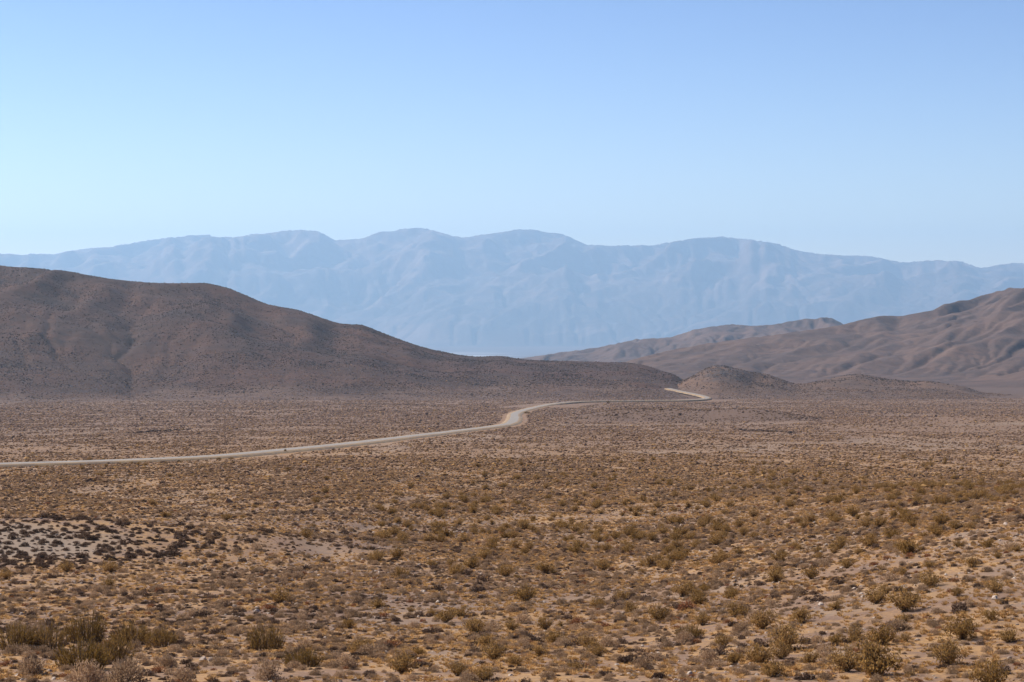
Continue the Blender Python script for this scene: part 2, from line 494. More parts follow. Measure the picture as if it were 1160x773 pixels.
# ------------------------------------------------------------------ ground sheet
def build_ground():
    az_in = np.linspace(-17 * d2r, 17 * d2r, 620)
    az_out = np.linspace(17 * d2r, (360 - 17) * d2r, 90)[1:-1]
    az = np.concatenate([az_in, az_out])
    r = np.concatenate([np.linspace(0.5, 38, 40), np.geomspace(39, 2300, 640), np.geomspace(2330, 46000, 110)])
    AZ, RR = np.meshgrid(az, r, indexing='ij')
    X = RR * np.sin(AZ); Y = RR * np.cos(AZ)
    rd = road_dist(X, Y)
    Z = plain(X, Y, rd)
    n0, n1 = X.shape
    f = grid_faces(n0, n1, True)
    last = np.arange(n1) + (n0 - 1) * n1; first = np.arange(n1)
    f2 = np.stack([last[:-1], last[1:], first[1:], first[:-1]], 1)
    V = np.stack([X, Y, Z], -1).reshape(-1, 3)
    V = np.vstack([V, [[0, 0, float(profile(np.array(0.0)))]]])
    fan0 = np.arange(n0) * n1; fan1 = np.roll(fan0, -1)
    tri = np.stack([np.full(n0, len(V) - 1), fan0, fan1], 1)
    gold = 0.25 + 0.6 * (1 - sstep(200, 1000, RR)) + 0.25 * (1 - sstep(10, 30, rd)) * (RR > 200)
    cover = sstep(180, 1100, RR) * sstep(4, 9, rd)
    # caliche showing on the near left mound and in a few low banks
    n = fbm(X / 9, Y / 9, 61, 3)
    pale = sstep(0.35, 0.80, bump(X, Y, -32, 142, 11, 8.5, 0.10) + 0.35 * n)
    pale = np.maximum(pale, 0.7 * sstep(0.35, 0.8, bump(X, Y, 205, 800, 60, 14, 0.1) + 0.3 * fbm(X / 14, Y / 8, 62, 3)))
    sl = sstep(0.12, 0.30, np.sin(AZ)) * (RR < 190) * (1 - sstep(110, 190, RR))
    pale = np.maximum(pale, 0.6 * sl * sstep(0.02, 0.28, fbm(X / 12 + Y / 30, Y / 6, 63, 3)))
    pale = np.maximum(pale, 0.45 * sstep(-0.05, 0.10, AZ) * (RR < 260) * sstep(0.25, 0.50, fbm(X / 4, Y / 5, 64, 3)))
    pale = np.maximum(pale, 0.42 * wash(X, Y) * (RR < 900) * sstep(45, 70, RR))
    salt = sstep(24000, 26000, RR) * (1 - sstep(29500, 31000, RR)) * sstep(0.10, 0.35, fbm(X / 2500, Y / 900, 71, 3))
    salt = np.maximum(salt * 0.8, 0.85 * bump(X, Y, -520, 26800, 420, 500) )
    at = lambda a: np.append(np.asarray(a, float).ravel(), 0.0)
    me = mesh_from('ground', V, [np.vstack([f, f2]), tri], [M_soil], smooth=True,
                   attrs={'gold': at(gold), 'cover': at(cover), 'pale': at(pale), 'salt': at(salt), 'far': at(np.maximum(0.85 * sstep(2200, 2700, RR), 0.6 * sstep(0.15, 0.5, bump(X, Y, 66, 985, 40, 65) + bump(X, Y, 104, 940, 26, 45) + 0.15 * fbm(X / 20, Y / 30, 66, 3))))})  # distant ground darker, plus shade painted into the colour of the central swell
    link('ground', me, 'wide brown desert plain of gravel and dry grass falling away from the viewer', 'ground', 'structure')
build_ground()

def build_hill(h, name, mat, label, attrs=None, cat='hill'):
    AZ, RR = np.meshgrid(h.az, h.r, indexing='ij')
    V = np.stack([RR * np.sin(AZ), RR * np.cos(AZ), h.base + h.h], -1).reshape(-1, 3)
    keep = None
    f = grid_faces(h.na, h.nr, True)
    hv = h.h.ravel()
    k = (hv[f] > -0.9).any(1)
    f = f[k]
    used = np.unique(f); remap = np.full(len(V), -1); remap[used] = np.arange(len(used))
    a = {n: v.ravel()[used] for n, v in (attrs or {}).items()}
    me = mesh_from(name, V[used], remap[f], [mat], smooth=True, attrs=a)
    return link(name, me, label, cat, 'structure')

def foot_of(h, lo, hi):
    AZ, RR = np.meshgrid(h.az, h.r, indexing='ij')
    X = RR * np.sin(AZ); Y = RR * np.cos(AZ)
    n = fbm(X / 45, Y / 160, 301, 4)
    return 1 - sstep(lo, hi, h.h + 12 * n * sstep(0, 6, h.h + 1))
build_hill(left_hill, 'hill', M_left, 'broad dark brown hill rising at the left and tapering down to the centre', {'foot': foot_of(left_hill, 0.5, 15)})
AZ, RR = np.meshgrid(knoll.az, knoll.r, indexing='ij')
rk = sstep(0.45, 0.8, knoll.h / 26.0) * (1 - sstep(0.0, 1.0, np.abs(AZ - az_tan(822, 380)[0]) / 0.022))
build_hill(knoll, 'hill', M_knoll, 'low brown knoll with a dark rocky top beside the end of the road', {'rock': rk, 'foot': foot_of(knoll, 0.0, 9)})
build_hill(right_hill, 'hill', M_right, 'long gullied brown ridge climbing to the right edge behind the knoll')
build_hill(back_ridge, 'hill', M_right, 'small bluish brown ridge standing behind the long right ridge')

# ------------------------------------------------------------------ far range
far_range = Hill(
    crest=[(-500, 305), (-200, 296), (0, 288), (40, 288), (60, 287), (100, 282), (130, 279), (165, 273), (185, 270), (210, 267), (235, 265.5), (247, 269), (270, 268), (285, 265),
           (320, 262), (340, 260.5), (362, 262), (378, 272), (395, 271.5), (410, 270), (430, 263), (455, 260), (475, 258), (495, 262), (520, 268), (528, 268.5), (560, 264), (590, 259.5), (605, 260.5),
           (640, 266), (665, 278), (690, 278), (708, 277), (735, 278), (760, 274), (800, 269), (820, 268), (850, 271), (880, 276), (905, 285), (920, 287), (950, 289), (985, 290),
           (1010, 295), (1025, 297.5), (1060, 295), (1085, 295), (1110, 303), (1135, 300), (1155, 298), (1165, 299), (1300, 310), (1600, 318)],
    R=[(-500, 41000, 7000, 4000), (0, 41000, 7000, 4000), (600, 41500, 7000, 4000), (1200, 40500, 6500, 4000), (1600, 40000, 6500, 4000)],
    a0=-21 * d2r, a1=21 * d2r, r0=33000, r1=45500, na=900, nr=300, front=1, back=1, power=0.95, seed=77,
    K=0.80, diff=0.003, iters=40, namp=0.75, nscale=1500, famp=100, fscale=600, slant=0.6, smooth=2, coarse=2, m=0.42, rid=True)
build_hill(far_range, 'mountain_range', M_far, 'pale blue hazy mountain range across the whole horizon', cat='mountains')

# ------------------------------------------------------------------ road
def build_road():
    P = road_line
    # resample evenly
    d = np.concatenate([[0], np.cumsum(np.hypot(*np.diff(P, axis=0).T))])
    n = int(d[-1] / 5.0)
    s = np.linspace(0, d[-1], n)
    x = np.interp(s, d, P[:, 0]); y = np.interp(s, d, P[:, 1])
    tx = np.gradient(x); ty = np.gradient(y); L = np.hypot(tx, ty); nx, ny = -ty / L, tx / L
    zc = surf0(x, y)
    k = np.ones(13) / 13
    zc = np.convolve(np.pad(zc, 6, mode='edge'), k, mode='valid')
    zc = np.maximum(zc, surf0(x, y) - 0.3) + 0.5 + 0.9 * sstep(1500, 1800, np.hypot(x, y))
    wob = 0.35 * fbm(s / 30, s * 0, 90, 3)
    hw = 1.8
    prof = [(-1, -hw - 2.4, -1.0), (-1, -hw - 1.6, -0.12), (-1, -hw, 0.0), (0, 0, 0.05), (1, hw, 0.0), (1, hw + 1.6, -0.12), (1, hw + 2.4, -1.0)]
    V = np.zeros((n, len(prof), 3))
    for i, (sg, o, dz) in enumerate(prof):
        oo = o + sg * wob
        V[:, i, 0] = x + nx * oo; V[:, i, 1] = y + ny * oo; V[:, i, 2] = zc + dz
    f = grid_faces(n, len(prof), True)
    m = np.tile([1, 1, 0, 0, 1, 1], n - 1)
    # road surface and verge as two objects
    t = NT('gravel_road'); pos = t.n('ShaderNodeNewGeometry').outputs['Position']
    c = t.mix(t.ramp(t.noise(pos, 0.25, 4, 0.6), 0.35, 0.65), (0.185, 0.158, 0.132), (0.225, 0.195, 0.166))
    b = t.n('ShaderNodeBsdfPrincipled'); b.inputs['Roughness'].default_value = 0.85; t.l(c, b.inputs['Base Color'])
    t.l(b.outputs[0], t.out.inputs[0]); mr = t.m
    t = NT('dry_verge'); pos = t.n('ShaderNodeNewGeometry').outputs['Position']
    c = t.mix(t.ramp(t.noise(pos, 0.20, 4, 0.7), 0.40, 0.62), (0.270, 0.175, 0.085), (0.180, 0.120, 0.075))
    b = t.n('ShaderNodeBsdfPrincipled'); b.inputs['Roughness'].default_value = 0.95; t.l(c, b.inputs['Base Color'])
    t.l(b.outputs[0], t.out.inputs[0]); mv = t.m
    Vf = V.reshape(-1, 3)
    for nm, sel, mt, lab, ct in (('road', 0, mr, 'pale gravel road winding across the plain and round the knoll', 'road'),
                                 ('road_verge', 1, mv, 'golden dry grass verges and banks along the pale road', 'verge')):
        ff = f[m == sel]; used = np.unique(ff); rm = np.full(len(Vf), -1); rm[used] = np.arange(len(used))
        link(nm, mesh_from(nm, Vf[used], rm[ff], [mt], smooth=True), lab, ct, 'structure')
build_road()

# ------------------------------------------------------------------ plants: shapes (unit width)
def quads(cen, ax, bx):
    """one quad per centre, half axes ax, bx"""
    v = np.stack([cen - ax - bx, cen + ax - bx, cen + ax + bx, cen - ax + bx], 1).reshape(-1, 3)
    f = np.arange(len(cen) * 4).reshape(-1, 4)
    return v, f

def rvec(g, n):
    v = g.normal(size=(n, 3)); return v / np.linalg.norm(v, axis=1)[:, None]

def stems_geo(g, n, spread, height, thick, kink=0.08, foot=0.0):
    """thin curved three-sided stems fanning from the root; returns verts, faces, tip paths"""
    V = []; Fc = []; paths = []
    for k in range(n):
        a = g.uniform(0, 2 * math.pi); o = spread * math.sqrt(g.uniform(0, 1))
        top = np.array([math.cos(a) * o, math.sin(a) * o, height * (1 - 0.55 * (o / spread) ** 2) * g.uniform(0.75, 1.08)])
        p0 = np.array([math.cos(a), math.sin(a), 0]) * (g.uniform(0, 0.06) + foot * o)
        mid = (p0 + top) / 2 + g.normal(size=3) * kink * height + np.array([-math.cos(a) * o, -math.sin(a) * o, 0]) * 0.12
        pts = [p0 * (1 - t) ** 2 + mid * 2 * t * (1 - t) + top * t * t for t in np.linspace(0, 1, 5)]
        paths.append(np.array(pts))
        b = len(V)
        for i, p in enumerate(pts):
            th = thick * (1 - 0.75 * i / 4)
            for q in range(3):
                an = q * 2.094 + a
                V.append(p + th * np.array([math.cos(an), math.sin(an), 0]))
        for i in range(4):
            for q in range(3):
                Fc.append((b + i * 3 + q, b + i * 3 + (q + 1) % 3, b + (i + 1) * 3 + (q + 1) % 3, b + (i + 1) * 3 + q))
    return np.array(V), np.array(Fc), paths

def creosote_geo(seed, height=0.85, n=46, leaves=1500, low=0.25, size=0.0125, spread=0.5):
    g = np.random.default_rng(seed)
    sv, sf, paths = stems_geo(g, n, spread, height, 0.011)
    C = []
    for k in range(leaves):
        p = paths[g.integers(len(paths))]
        t = low + (1.04 - low) * g.uniform(0, 1) ** 0.75; t *= 4
        i = min(int(t), 3); c = p[i] + (p[i + 1] - p[i]) * (t - i)
        C.append(c + g.normal(size=3) * 0.030 * (0.6 + t / 4))
    C = np.array(C); C[:, 2] = np.maximum(C[:, 2], 0.03)
    a = rvec(g, leaves); b = np.cross(a, rvec(g, leaves)); b /= np.linalg.norm(b, axis=1)[:, None]
    s = size * g.uniform(0.6, 1.5, leaves)[:, None]
    a[:, 2] *= 1.4
    lv, lf = quads(C, a * s * 1.3, b * s * 0.75)
    return sv, sf, lv, lf

def reed_geo(seed, height=1.1, n=170):
    """upright reedy bush: many near-vertical green stems"""
    g = np.random.default_rng(seed)
    sv, sf, paths = stems_geo(g, n, 0.55, height, 0.006, kink=0.05, foot=0.65)
    C = []; A = []
    for p in paths:
        for q in range(9):
            t = g.uniform(0.25, 1.0) * 4; i = min(int(t), 3); c = p[i] + (p[i + 1] - p[i]) * (t - i)
            C.append(c + g.normal(size=3) * 0.018); d = (p[i + 1] - p[i]); A.append(d / np.linalg.norm(d) + g.normal(size=3) * 0.25)
    C = np.array(C); A = np.array(A)
    B = np.cross(A, rvec(g, len(A))); B /= np.linalg.norm(B, axis=1)[:, None]
    lv, lf = quads(C, A * 0.034, B * 0.0045)
    return sv, sf, lv, lf

def dome_geo(seed, height=0.6, n=1300, size=0.015, lumps=5, shell=0.55):
    """rounded twiggy cushion: short fine twigs pointing outwards in several lobes"""
    g = np.random.default_rng(seed)
    lob = [(np.array([g.uniform(-.2, .2), g.uniform(-.2, .2), 0.0]), g.uniform(0.28, 0.36)) for _ in range(lumps)]
    C = []; D = []
    for k in range(n):
        c, rad = lob[g.integers(lumps)]
        d = g.normal(size=3); d[2] = abs(d[2]) * 0.9 + 0.02; d /= np.linalg.norm(d)
        rr = rad * (shell + (1 - shell) * g.uniform(0, 1) ** 0.5) * g.uniform(0.9, 1.1)
        p = c + d * rr; p[2] = (p[2]) * height / 0.36
        C.append(p); D.append(d)
    C = np.array(C); D = np.array(D)
    A = D + g.normal(size=D.shape) * 0.45; A /= np.linalg.norm(A, axis=1)[:, None]
    B = np.cross(A, rvec(g, n)); B /= np.linalg.norm(B, axis=1)[:, None]
    s = size * g.uniform(0.6, 1.4, n)[:, None]
    lv, lf = quads(C, A * s * 1.5, B * s * 0.55)
    # woody inside
    sv, sf, _ = stems_geo(g, 16, 0.36, height * 0.8, 0.012)
    return sv, sf, lv, lf

def tuft_geo(seed, n=46, h=0.5):
    g = np.random.default_rng(seed)
    a = g.uniform(0, 2 * math.pi, n); o = g.uniform(0.02, 0.5, n)
    base = np.stack([np.cos(a) * o * 0.35, np.sin(a) * o * 0.35, np.zeros(n)], 1)
    tip = np.stack([np.cos(a) * o, np.sin(a) * o, h * g.uniform(0.5, 1.1, n) * (1 - 0.5 * o)], 1)
    w = np.stack([-np.sin(a), np.cos(a), np.zeros(n)], 1) * 0.022
    mid = (base * .45 + tip * .55) + np.array([0, 0, 0.08])
    v = np.stack([base - w, base + w, mid + w * .8, tip, mid - w * .8], 1).reshape(-1, 3)
    return v, np.arange(n * 5).reshape(-1, 5)

def stone_geo(seed):
    g = np.random.default_rng(seed)
    v = []; 
    for z, rr in ((-0.2, 0.42), (0.12, 0.5), (0.32, 0.3)):
        for k in range(6):
            an = k * math.pi / 3 + g.uniform(-.25, .25)
            q = rr * g.uniform(0.75, 1.15)
            v.append((math.cos(an) * q, math.sin(an) * q * 0.8, z + g.uniform(-.05, .05)))
    v.append((0, 0, 0.38)); v = np.array(v)
    f = [(k, (k + 1) % 6, 6 + (k + 1) % 6, 6 + k) for k in range(6)] + [(6 + k, 6 + (k + 1) % 6, 12 + (k + 1) % 6, 12 + k) for k in range(6)]
    t = [(12 + k, 12 + (k + 1) % 6, 18) for k in range(6)]
    return v, [np.array(f), np.array(t)]

M_stem = plant_material('weathered_stem', (0.12, 0.085, 0.06), (0.17, 0.125, 0.09), 0.0, 0.25)
M_creo = plant_material('creosote_leaf', (0.260, 0.150, 0.048), (0.350, 0.210, 0.080), 0.40, 0.35)
M_reed = plant_material('reedy_green_stem', (0.200, 0.118, 0.032), (0.290, 0.172, 0.055), 0.3, 0.35)
M_grey = plant_material('grey_twig', (0.270, 0.180, 0.108), (0.460, 0.310, 0.190), 0.25, 0.3)
M_dark = plant_material('dark_twig', (0.095, 0.062, 0.045), (0.200, 0.128, 0.086), 0.15, 0.35)
M_gold = plant_material('golden_dry_grass', (0.42, 0.250, 0.100), (0.60, 0.385, 0.172), 0.45, 0.3)
M_red = plant_material('rusty_dry_twig', (0.26, 0.11, 0.055), (0.30, 0.15, 0.07), 0.25, 0.3)
M_stone = plant_material('pale_stone', (0.16, 0.115, 0.090), (0.46, 0.37, 0.30), 0.0, 0.1)
M_tint = plant_material('distant_shrub', None, None, 0.3, attr=True)

def joined(name, geo, ms, ml):
    sv, sf, lv, lf = geo
    V = np.vstack([sv, lv]); return mesh_from(name, V, np.vstack([sf, lf + len(sv)]), [ms, ml], [0] * len(sf) + [1] * len(lf))

creo_geos = [creosote_geo(s, height=h, n=n) for s, h, n in ((1, .70, 46), (2, .58, 40), (3, .80, 52), (4, .64, 38), (5, .52, 44))]
reed_geos = [reed_geo(s, height=h) for s, h in ((11, .62), (12, .78), (13, .55))]
dome_geos = [dome_geo(s, height=h, lumps=l) for s, h, l in ((21, .42, 5), (22, .55, 3), (23, .36, 7), (24, .46, 6))]
ddome_geos = [dome_geo(s, height=h, lumps=l, n=520, size=0.026) for s, h, l in ((31, .34, 5), (32, .44, 3), (33, .28, 7))]

P_creo = [joined('creosote_bush', g, M_stem, M_creo) for g in creo_geos]
P_reed = [joined('reedy_bush', g, M_stem, M_reed) for g in reed_geos]
P_grey = [joined('round_bush', g, M_stem, M_grey) for g in dome_geos]
P_dark = [joined('low_dark_bush', g, M_stem, M_dark) for g in ddome_geos]
P_gold = [mesh_from('grass_tuft', *tuft_geo(s), [M_gold]) for s in (41, 42, 43)]
P_red = [joined('rusty_bush', g, M_stem, M_red) for g in ddome_geos[:2]]
P_stone = [mesh_from('stone', *stone_geo(s), [M_stone]) for s in (51, 52, 53)]
# separate part meshes for the individual bushes
CREO_PARTS = [(mesh_from('stems', g[0], g[1], [M_stem]), mesh_from('foliage', g[2], g[3], [M_creo])) for g in creo_geos]
REED_PARTS = [(mesh_from('stems', g[0], g[1], [M_stem]), mesh_from('foliage', g[2], g[3], [M_reed])) for g in reed_geos]

# ------------------------------------------------------------------ instanced stuff
def gn_scatter(name, protos, pts, scale, label, cat, flat=1.0):
    """one object: a cloud of points carrying copies of the shapes"""
    pc = bpy.data.collections.new(name + '_shapes')
    for i, me in enumerate(protos):
        o = bpy.data.objects.new('%s_shape_%02d' % (name, i), me); pc.objects.link(o)
    n = len(pts)
    me = bpy.data.meshes.new(name); me.vertices.add(n)
    me.vertices.foreach_set('co', np.ascontiguousarray(pts, dtype=np.float32).ravel())
    rot = np.zeros((n, 3), np.float32); rot[:, 2] = rng.uniform(0, 6.283, n); rot[:, :2] = rng.normal(size=(n, 2)) * 0.10
    scl = np.stack([scale, scale * rng.uniform(.8, 1.2, n), scale * flat * rng.uniform(.75, 1.2, n)], 1).astype(np.float32)
    for nm, dat, ty in (('rot', rot, 'FLOAT_VECTOR'), ('scl', scl, 'FLOAT_VECTOR')):
        a = me.attributes.new(nm, ty, 'POINT'); a.data.foreach_set('vector', dat.ravel())
    a = me.attributes.new('pick', 'INT', 'POINT'); a.data.foreach_set('value', rng.integers(0, len(protos), n).astype(np.int32))
    ng = bpy.data.node_groups.new(name + '_nodes', 'GeometryNodeTree')
    ng.interface.new_socket('Geometry', in_out='INPUT', socket_type='NodeSocketGeometry')
    ng.interface.new_socket('Geometry', in_out='OUTPUT', socket_type='NodeSocketGeometry')
    N = ng.nodes; gi = N.new('NodeGroupInput'); go = N.new('NodeGroupOutput')
    ci = N.new('GeometryNodeCollectionInfo'); ci.inputs['Collection'].default_value = pc
    ci.inputs['Separate Children'].default_value = True; ci.inputs['Reset Children'].default_value = True
    ip = N.new('GeometryNodeInstanceOnPoints'); ip.inputs['Pick Instance'].default_value = True
    def attr(nm, ty):
        a = N.new('GeometryNodeInputNamedAttribute'); a.data_type = ty; a.inputs['Name'].default_value = nm
        return a.outputs['Attribute']
    L = ng.links.new
    L(gi.outputs[0], ip.inputs['Points']); L(ci.outputs[0], ip.inputs['Instance'])
    L(attr('pick', 'INT'), ip.inputs['Instance Index'])
    e2r = N.new('FunctionNodeEulerToRotation'); L(attr('rot', 'FLOAT_VECTOR'), e2r.inputs[0]); L(e2r.outputs[0], ip.inputs['Rotation'])
    L(attr('scl', 'FLOAT_VECTOR'), ip.inputs['Scale']); L(ip.outputs[0], go.inputs[0])
    o = link(name, me, label, cat, 'stuff')
    m = o.modifiers.new('scatter', 'NODES'); m.node_group = ng
    return o

AZMAX = 15.0 * d2r
def sample(n, r0, r1, azm=AZMAX):
    r = np.sqrt(rng.uniform(r0 * r0, r1 * r1, n)); a = rng.uniform(-azm, azm, n)
    return r * np.sin(a), r * np.cos(a), r, a

NEAR = 430.0       # plants shown leaf by leaf thin out between 230 m and here
mound = lambda x, y: bump(x, y, -33, 143, 14, 11, 0.10)

def drop(pts_xy, sink=0.0):
    x, y = pts_xy[:, 0], pts_xy[:, 1]
    return np.stack([x, y, ground(x, y) - sink], 1)

# --- creosote and reedy bushes placed where the photo shows them -----------------
def at(px, py):
    p = cast(px, py, 30, 800); return p[0], p[1], math.hypot(p[0], p[1])

SPECIAL = [  # px, py of the foot, width in px, kind, label
 (1091, 723, 40, 'creo', 'full olive creosote bush near the right edge standing on bare grey gravel'),
 (1143, 726, 26, 'creo', 'brownish creosote bush with a dark foot closest to the right edge on the gravel'),
 (1075, 753, 40, 'creo', 'sparse fan-shaped creosote bush on the gravel below the full olive one at the right'),
 (1122, 775, 44, 'creo', 'creosote bush cut by the bottom edge near the right corner'),
 (988, 766, 66, 'creo', 'widest olive creosote clump at the bottom edge right of centre'),
 (958, 762, 40, 'creo', 'ragged creosote bush against the left side of the widest bottom clump'),
 (918, 751, 24, 'creo', 'slender creosote bush just up the slope from the widest bottom clump'),
 (891, 736, 42, 'creo', 'large spreading creosote bush with grey stems in the lower right foreground'),
 (865, 712, 34, 'creo', 'rounded olive brown creosote bush just above the large spreading one'),
 (908, 706, 30, 'creo', 'low wide creosote bush right of the rounded olive brown one'),
 (1025, 693, 38, 'creo', 'dense dark olive creosote bush in the middle of the right slope'),
 (994, 684, 30, 'creo', 'creosote bush touching the left side of the dense dark olive one'),
 (1003, 672, 16, 'creo', 'small upright creosote bush behind the pair in the middle of the right slope'),
 (1053, 664, 27, 'creo', 'isolated olive creosote bush upslope right of the dense pair'),
 (1101, 643, 21, 'creo', 'small creosote bush high on the right slope near the yellow grass'),
 (1127, 671, 22, 'creo', 'creosote bush on the right slope level with the isolated olive one, nearer the edge'),
 (1122, 704, 23, 'creo', 'creosote bush directly upslope of the full olive one by the right edge'),
 (1084, 675, 14, 'creo', 'narrow little creosote bush between the isolated one and the right edge'),
 (960, 643, 19, 'creo', 'tall narrow creosote bush standing alone on pale soil right of centre'),
 (1031, 628, 29, 'creo', 'broad creosote bush at the top of the right slope'),
 (781, 723, 30, 'reed', 'low yellow green bush lying on the gravel right of centre'),
 (831, 752, 23, 'creo', 'creosote bush left below the large spreading one'),
 (820, 735, 20, 'creo', 'small creosote bush left of the large spreading one'),
 (834, 700, 26, 'creo', 'creosote bush up and left of the rounded olive brown one'),
 (879, 658, 22, 'creo', 'creosote bush left of the pale gravel patch on the right slope'),
 (919, 655, 21, 'creo', 'creosote bush on the upper rim of the pale gravel patch'),
 (877, 769, 30, 'creo', 'creosote bush at the bottom edge left of the widest clump'),
 (456, 764, 34, 'creo', 'tall olive creosote bush at the bottom edge left of centre'),
 (409, 741, 28, 'creo', 'ragged creosote bush up and left of the tall bottom edge one'),
 (551, 735, 25, 'creo', 'brown creosote bush behind the yellow olive one below centre'),
 (560, 749, 30, 'creo', 'yellow olive creosote bush in the lower centre, front of a touching pair'),
 (583, 756, 21, 'creo', 'narrow creosote bush right of the touching pair in the lower centre'),
 (518, 766, 20, 'creo', 'small creosote bush at the bottom edge right of the tall one'),
 (506, 705, 25, 'creo', 'round brownish creosote bush alone left of centre'),
 (427, 688, 20, 'creo', 'small creosote bush farther left and higher than the round brownish one'),
 (596, 681, 27, 'creo', 'broad brown creosote bush in the middle of the foreground'),
 (630, 731, 27, 'creo', 'pale olive creosote bush below the broad brown one in the middle'),
 (618, 714, 21, 'creo', 'creosote bush immediately behind the pale olive one in the middle'),
 (666, 736, 25, 'creo', 'low wide creosote bush right of the pale olive one'),
 (611, 746, 22, 'creo', 'creosote bush in front of the pale olive one'),
 (677, 689, 20, 'creo', 'upright creosote bush right of the broad brown one'),
 (704, 679, 21, 'creo', 'rounded creosote bush second to the right of the broad brown one'),
 (746, 704, 25, 'creo', 'olive creosote bush midway between the broad brown one and the right slope'),
 (573, 652, 22, 'creo', 'brown creosote bush behind the broad brown one in the middle'),
 (535, 643, 21, 'creo', 'creosote bush left of the one behind the broad brown one'),
 (20, 738, 46, 'reed', 'dense green reedy bush at the left edge'),
 (55, 737, 40, 'reed', 'green reedy bush second from the left edge in the row'),
 (92, 757, 58, 'reed', 'tallest green reedy bush rising behind the grey round bushes at the lower left'),
 (128, 748, 44, 'reed', 'reedy bush right against the tallest one'),
 (98, 729, 44, 'reed', 'reedy bush in the row behind the tallest one'),
 (150, 730, 44, 'reed', 'reedy bush near the right end of the green row'),
 (183, 733, 34, 'reed', 'last reedy bush at the right end of the green row'),
 (302, 737, 40, 'reed', 'yellow olive reedy bush standing apart right of the green row'),
 (343, 754, 42, 'reed', 'reedy bush in front and right of the one standing apart'),
 (36, 764, 36, 'grey', 'grey round bush nearest the lower left corner'),
 (103, 779, 40, 'grey', 'grey round bush cut by the bottom edge in front of the tallest reedy bush'),
 (142, 777, 42, 'grey', 'largest grey round bush with a shaded foot at the bottom edge'),
 (152, 737, 16, 'grey', 'small pale round bush among the reedy row'),
 (190, 755, 25, 'grey', 'greyish brown round bush right of the largest grey one'),
 (305, 772, 30, 'grey', 'tan round bush at the bottom edge below the reedy bush standing apart'),
 (205, 773, 26, 'grey', 'tan round bush at the bottom edge right of the largest grey one'),
]
sx, sy, sw = [], [], []
spec = []
for px, py, w, kd, lab in SPECIAL:
    x, y, r = at(px, py)
    wm = w * r / F * (1.25 if kd == 'grey' else 1.12)
    spec.append((x, y, wm, kd, lab)); sx.append(x); sy.append(y); sw.append(wm)
sx = np.array(sx); sy = np.array(sy); sw = np.array(sw)

def clear_of(x, y, pad):
    ok = np.ones(len(x), bool)
    for i in range(len(sx)):
        ok &= np.hypot(x - sx[i], y - sy[i]) > (sw[i] * 0.45 + pad)
    return ok

# --- random bushes over the near plain
def creo_density(x, y, r, a):
    d = 0.20 + 0.6 * sstep(-0.10, 0.10, a)                      # more of them to the right
    d = d * (0.35 + 1.5 * sstep(-0.15, 0.35, fbm(x / 22, y / 22, 101, 3)))
    band = np.exp(-((r - 190) / 60.0) ** 2) * sstep(-0.12, 0.02, a)
    d = d * (0.6 + 1.6 * band)
    return d * (1 - sstep(0.15, 0.4, mound(x, y)))

x, y, r, a = sample(18500, 50, NEAR)
k = rng.uniform(0, 1, len(x)) < creo_density(x, y, r, a) * 0.16 * (1 - 0.8 * sstep(260, NEAR, r))
k &= clear_of(x, y, 0.9)
x, y, r, a = x[k], y[k], r[k], a[k]
creo_xy = np.stack([x, y], 1); creo_r = r; creo_a = a
creo_w = rng.uniform(0.45, 1.15, len(x)) * np.where(r < 100, 0.85, 1.0)

def small_density(x, y, r, a):
    n = fbm(x / 11, y / 11, 111, 3)
    return np.clip(0.52 + 0.6 * n + 0.25 * (1 - sstep(-0.15, 0.12, a)) - 0.5 * wash(x, y) + 0.35 * fbm(x / 45, y / 45, 113, 2), 0.06, 1.0) * (1 - 0.35 * sstep(0.05, 0.2, a) * (r < 130))

x, y, r, a = sample(256000, 42, NEAR)
k = rng.uniform(0, 1, len(x)) < small_density(x, y, r, a) * (1 - sstep(220, NEAR, r))
k &= clear_of(x, y, 0.15)
x, y, r, a = x[k], y[k], r[k], a[k]
u = rng.uniform(0, 1, len(x))
leftish = 1 - sstep(-0.12, 0.10, a)
m = mound(x, y)
is_dark = (u < 0.36 + 0.1 * leftish) | (m > 0.35)
thin = (m > 0.3) & (rng.uniform(0, 1, len(x)) < 0.12)
is_red = (~is_dark) & (u > 0.965) & ~thin
is_grey = (~is_dark) & (~is_red) & ~thin
is_dark &= ~thin
small_w = rng.lognormal(-1.36, 0.40, len(x)).clip(0.12, 0.80)
small_w = np.where(m > 0.3, small_w * 1.4, small_w)
dark_xy, dark_w, dark_r, dark_a = np.stack([x, y], 1)[is_dark], small_w[is_dark], r[is_dark], a[is_dark]
grey_xy, grey_w, grey_r, grey_a = np.stack([x, y], 1)[is_grey], small_w[is_grey] * 1.1, r[is_grey], a[is_grey]
red_xy, red_w = np.stack([x, y], 1)[is_red], small_w[is_red]
n = 1500
mx = rng.uniform(-56, -8, n); my = rng.uniform(122, 164, n)
k = (mound(mx, my) > 0.22) & (rng.uniform(0, 1, n) < 0.55)
mx, my = mx[k], my[k]
dark_xy = np.vstack([dark_xy, np.stack([mx, my], 1)]); dark_w = np.append(dark_w, rng.uniform(0.25, 0.60, len(mx)))

def visible(xy, w):
    """inside the frame, with how large it shows"""
    z = ground(xy[:, 0], xy[:, 1]); yy = xy[:, 1] * cp - z * sp; vv = (xy[:, 1] * sp + z * cp) / yy
    px = 580 + F * xy[:, 0] / yy; py = 386.5 - F * vv
    return (px > 2) & (px < 1158) & (py > 300) & (py < 774), w / yy, px, py

def zone(px, py):
    h = 'left' if px < 387 else ('centre' if px < 773 else 'right')
    return h

def copy_into(proto_parts, name, xyz, w, hz, label, cat, group):
    root = bpy.data.objects.new(name, None); COL.objects.link(root)
    root.empty_display_size = 0.2
    return root

